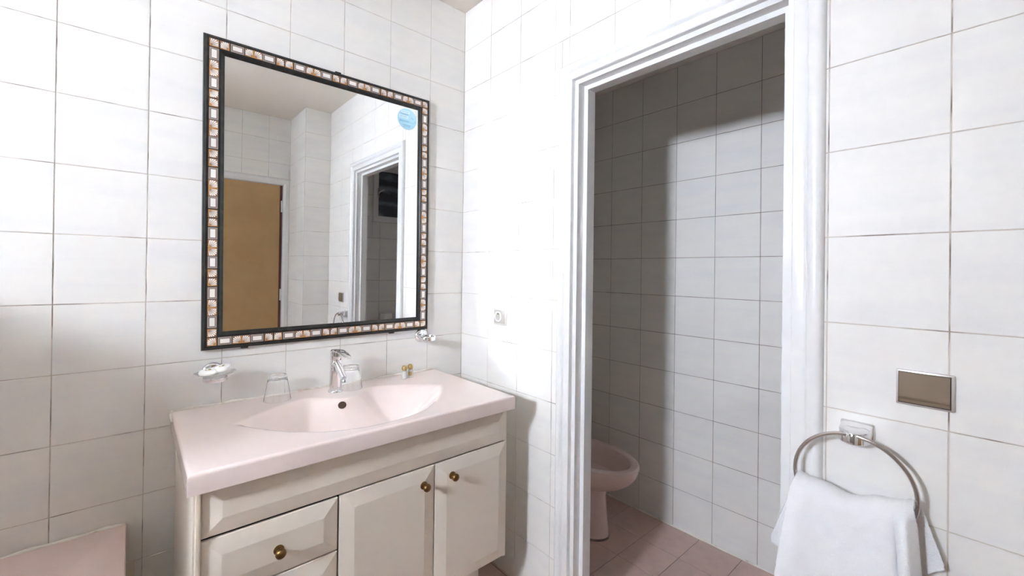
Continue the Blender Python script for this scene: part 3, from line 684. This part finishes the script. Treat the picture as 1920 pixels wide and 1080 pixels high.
# ------------------------------------------------------------------ bidet, toilet cistern, paper roll in the toilet room
bd = empty('bidet', (0.545, -0.36, 0)); tag(bd, 'pink ceramic bidet on a waisted pedestal seen through the doorway', 'bidet')
def sup(cx, cy, rx, ry, z, e=2.05, n=56, back=None):
    out = []
    for j in range(n):
        a = 2*PI*j/n; c, s_ = math.cos(a), math.sin(a)
        x = cx+rx*math.copysign(abs(c)**(2/e), c); y = cy+ry*math.copysign(abs(s_)**(2/e), s_)
        if back is not None: y = min(y, back)
        out.append((x-0.545, y+0.36, z))
    return out
ped = [(0.545, -0.275, 0.105, 0.215, 0.0), (0.545, -0.275, 0.103, 0.213, 0.02), (0.545, -0.275, 0.094, 0.202, 0.12), (0.545, -0.275, 0.090, 0.196, 0.20), (0.545, -0.278, 0.092, 0.200, 0.235)]
bowl = [(0.545, -0.286, 0.100, 0.213, 0.246), (0.545, -0.302, 0.119, 0.236, 0.262), (0.545, -0.320, 0.139, 0.260, 0.284), (0.545, -0.336, 0.158, 0.279, 0.312), (0.545, -0.347, 0.173, 0.289, 0.342), (0.545, -0.352, 0.181, 0.2915, 0.365), (0.545, -0.354, 0.184, 0.292, 0.378), (0.545, -0.354, 0.183, 0.289, 0.386), (0.545, -0.354, 0.177, 0.283, 0.390)]
inn = [(0.545, -0.362, 0.150, 0.250, 0.3905), (0.545, -0.362, 0.143, 0.242, 0.387), (0.545, -0.362, 0.136, 0.232, 0.375), (0.545, -0.362, 0.126, 0.218, 0.340), (0.545, -0.37, 0.110, 0.19, 0.290), (0.545, -0.37, 0.06, 0.10, 0.262), (0.545, -0.37, 0.004, 0.004, 0.258)]
MB().rings([sup(*r, back=-0.04) for r in ped], M_PINKD, True, False).build('pedestal', bd, smooth=True, angle=0.9)
MB().rings([sup(0.545, -0.275, 0.104, 0.214, 0.0, back=-0.04), sup(0.545, -0.275, 0.111, 0.221, 0.0, back=-0.04), sup(0.545, -0.275, 0.109, 0.219, 0.004, back=-0.04), sup(0.545, -0.275, 0.102, 0.212, 0.009, back=-0.04)], M_GROUTD, False, False).build('grout_seal', bd, smooth=True)
MB().rings([sup(*r, back=-0.04) for r in ped[-1:]+bowl+inn], M_PINKD, False, True).build('bowl', bd, smooth=True, angle=0.5)
b = MB(); xf = Matrix.Translation((0, 0.20, 0.389)); b.lathe([(0.022, 0), (0.022, 0.004), (0.018, 0.05), (0.001, 0.055)], M_CHROME, 20, xf); b.tube([(0, 0.20, 0.42), (0, 0.15, 0.435), (0, 0.11, 0.425)], 0.010, M_CHROME, 12); b.build('bidet_tap', bd, smooth=True, angle=0.8)
cs = empty('toilet', (0.545, YW, 0)); tag(cs, 'pink toilet with cistern below the toilet room window', 'toilet')
rbox('cistern', -0.22, 0.22, 0.004, 0.19, 0.40, 0.765, M_PINKD, 0.03, 4, cs); rbox('cistern_lid', -0.23, 0.23, 0.002, 0.20, 0.768, 0.800, M_PINKD, 0.012, 3, cs)
E2 = lambda cy, rx, ry, z: [(rx*math.cos(2*PI*j/40), cy+ry*math.sin(2*PI*j/40), z) for j in range(40)]
MB().rings([E2(0.33, 0.11, 0.20, 0.0), E2(0.33, 0.10, 0.18, 0.2), E2(0.38, 0.17, 0.26, 0.36), E2(0.39, 0.19, 0.28, 0.395)], M_PINKD).build('bowl', cs, smooth=True, angle=0.9)
MB().rings([E2(0.40, 0.185, 0.27, 0.396), E2(0.40, 0.19, 0.275, 0.404), E2(0.40, 0.185, 0.27, 0.418), E2(0.40, 0.15, 0.23, 0.422)], M_PINKD).build('seat_lid', cs, smooth=True, angle=0.9)
b = MB(); b.lathe([(0.019, 0), (0.054, 0), (0.055, 0.003), (0.055, 0.092), (0.054, 0.095), (0.020, 0.095), (0.019, 0.093), (0.019, 0)], M_PAPER, 40, close0=False, close1=False)
o = b.build('toilet_roll', smooth=True, angle=0.6); o.location = (0.555, YW+0.10, 0.8005); tag(o, 'white toilet paper roll standing on the cistern seen in the mirror', 'toilet roll')

for o in list(bpy.data.objects):
    if o.type == 'MESH' and not o.users_collection: bpy.data.objects.remove(o)
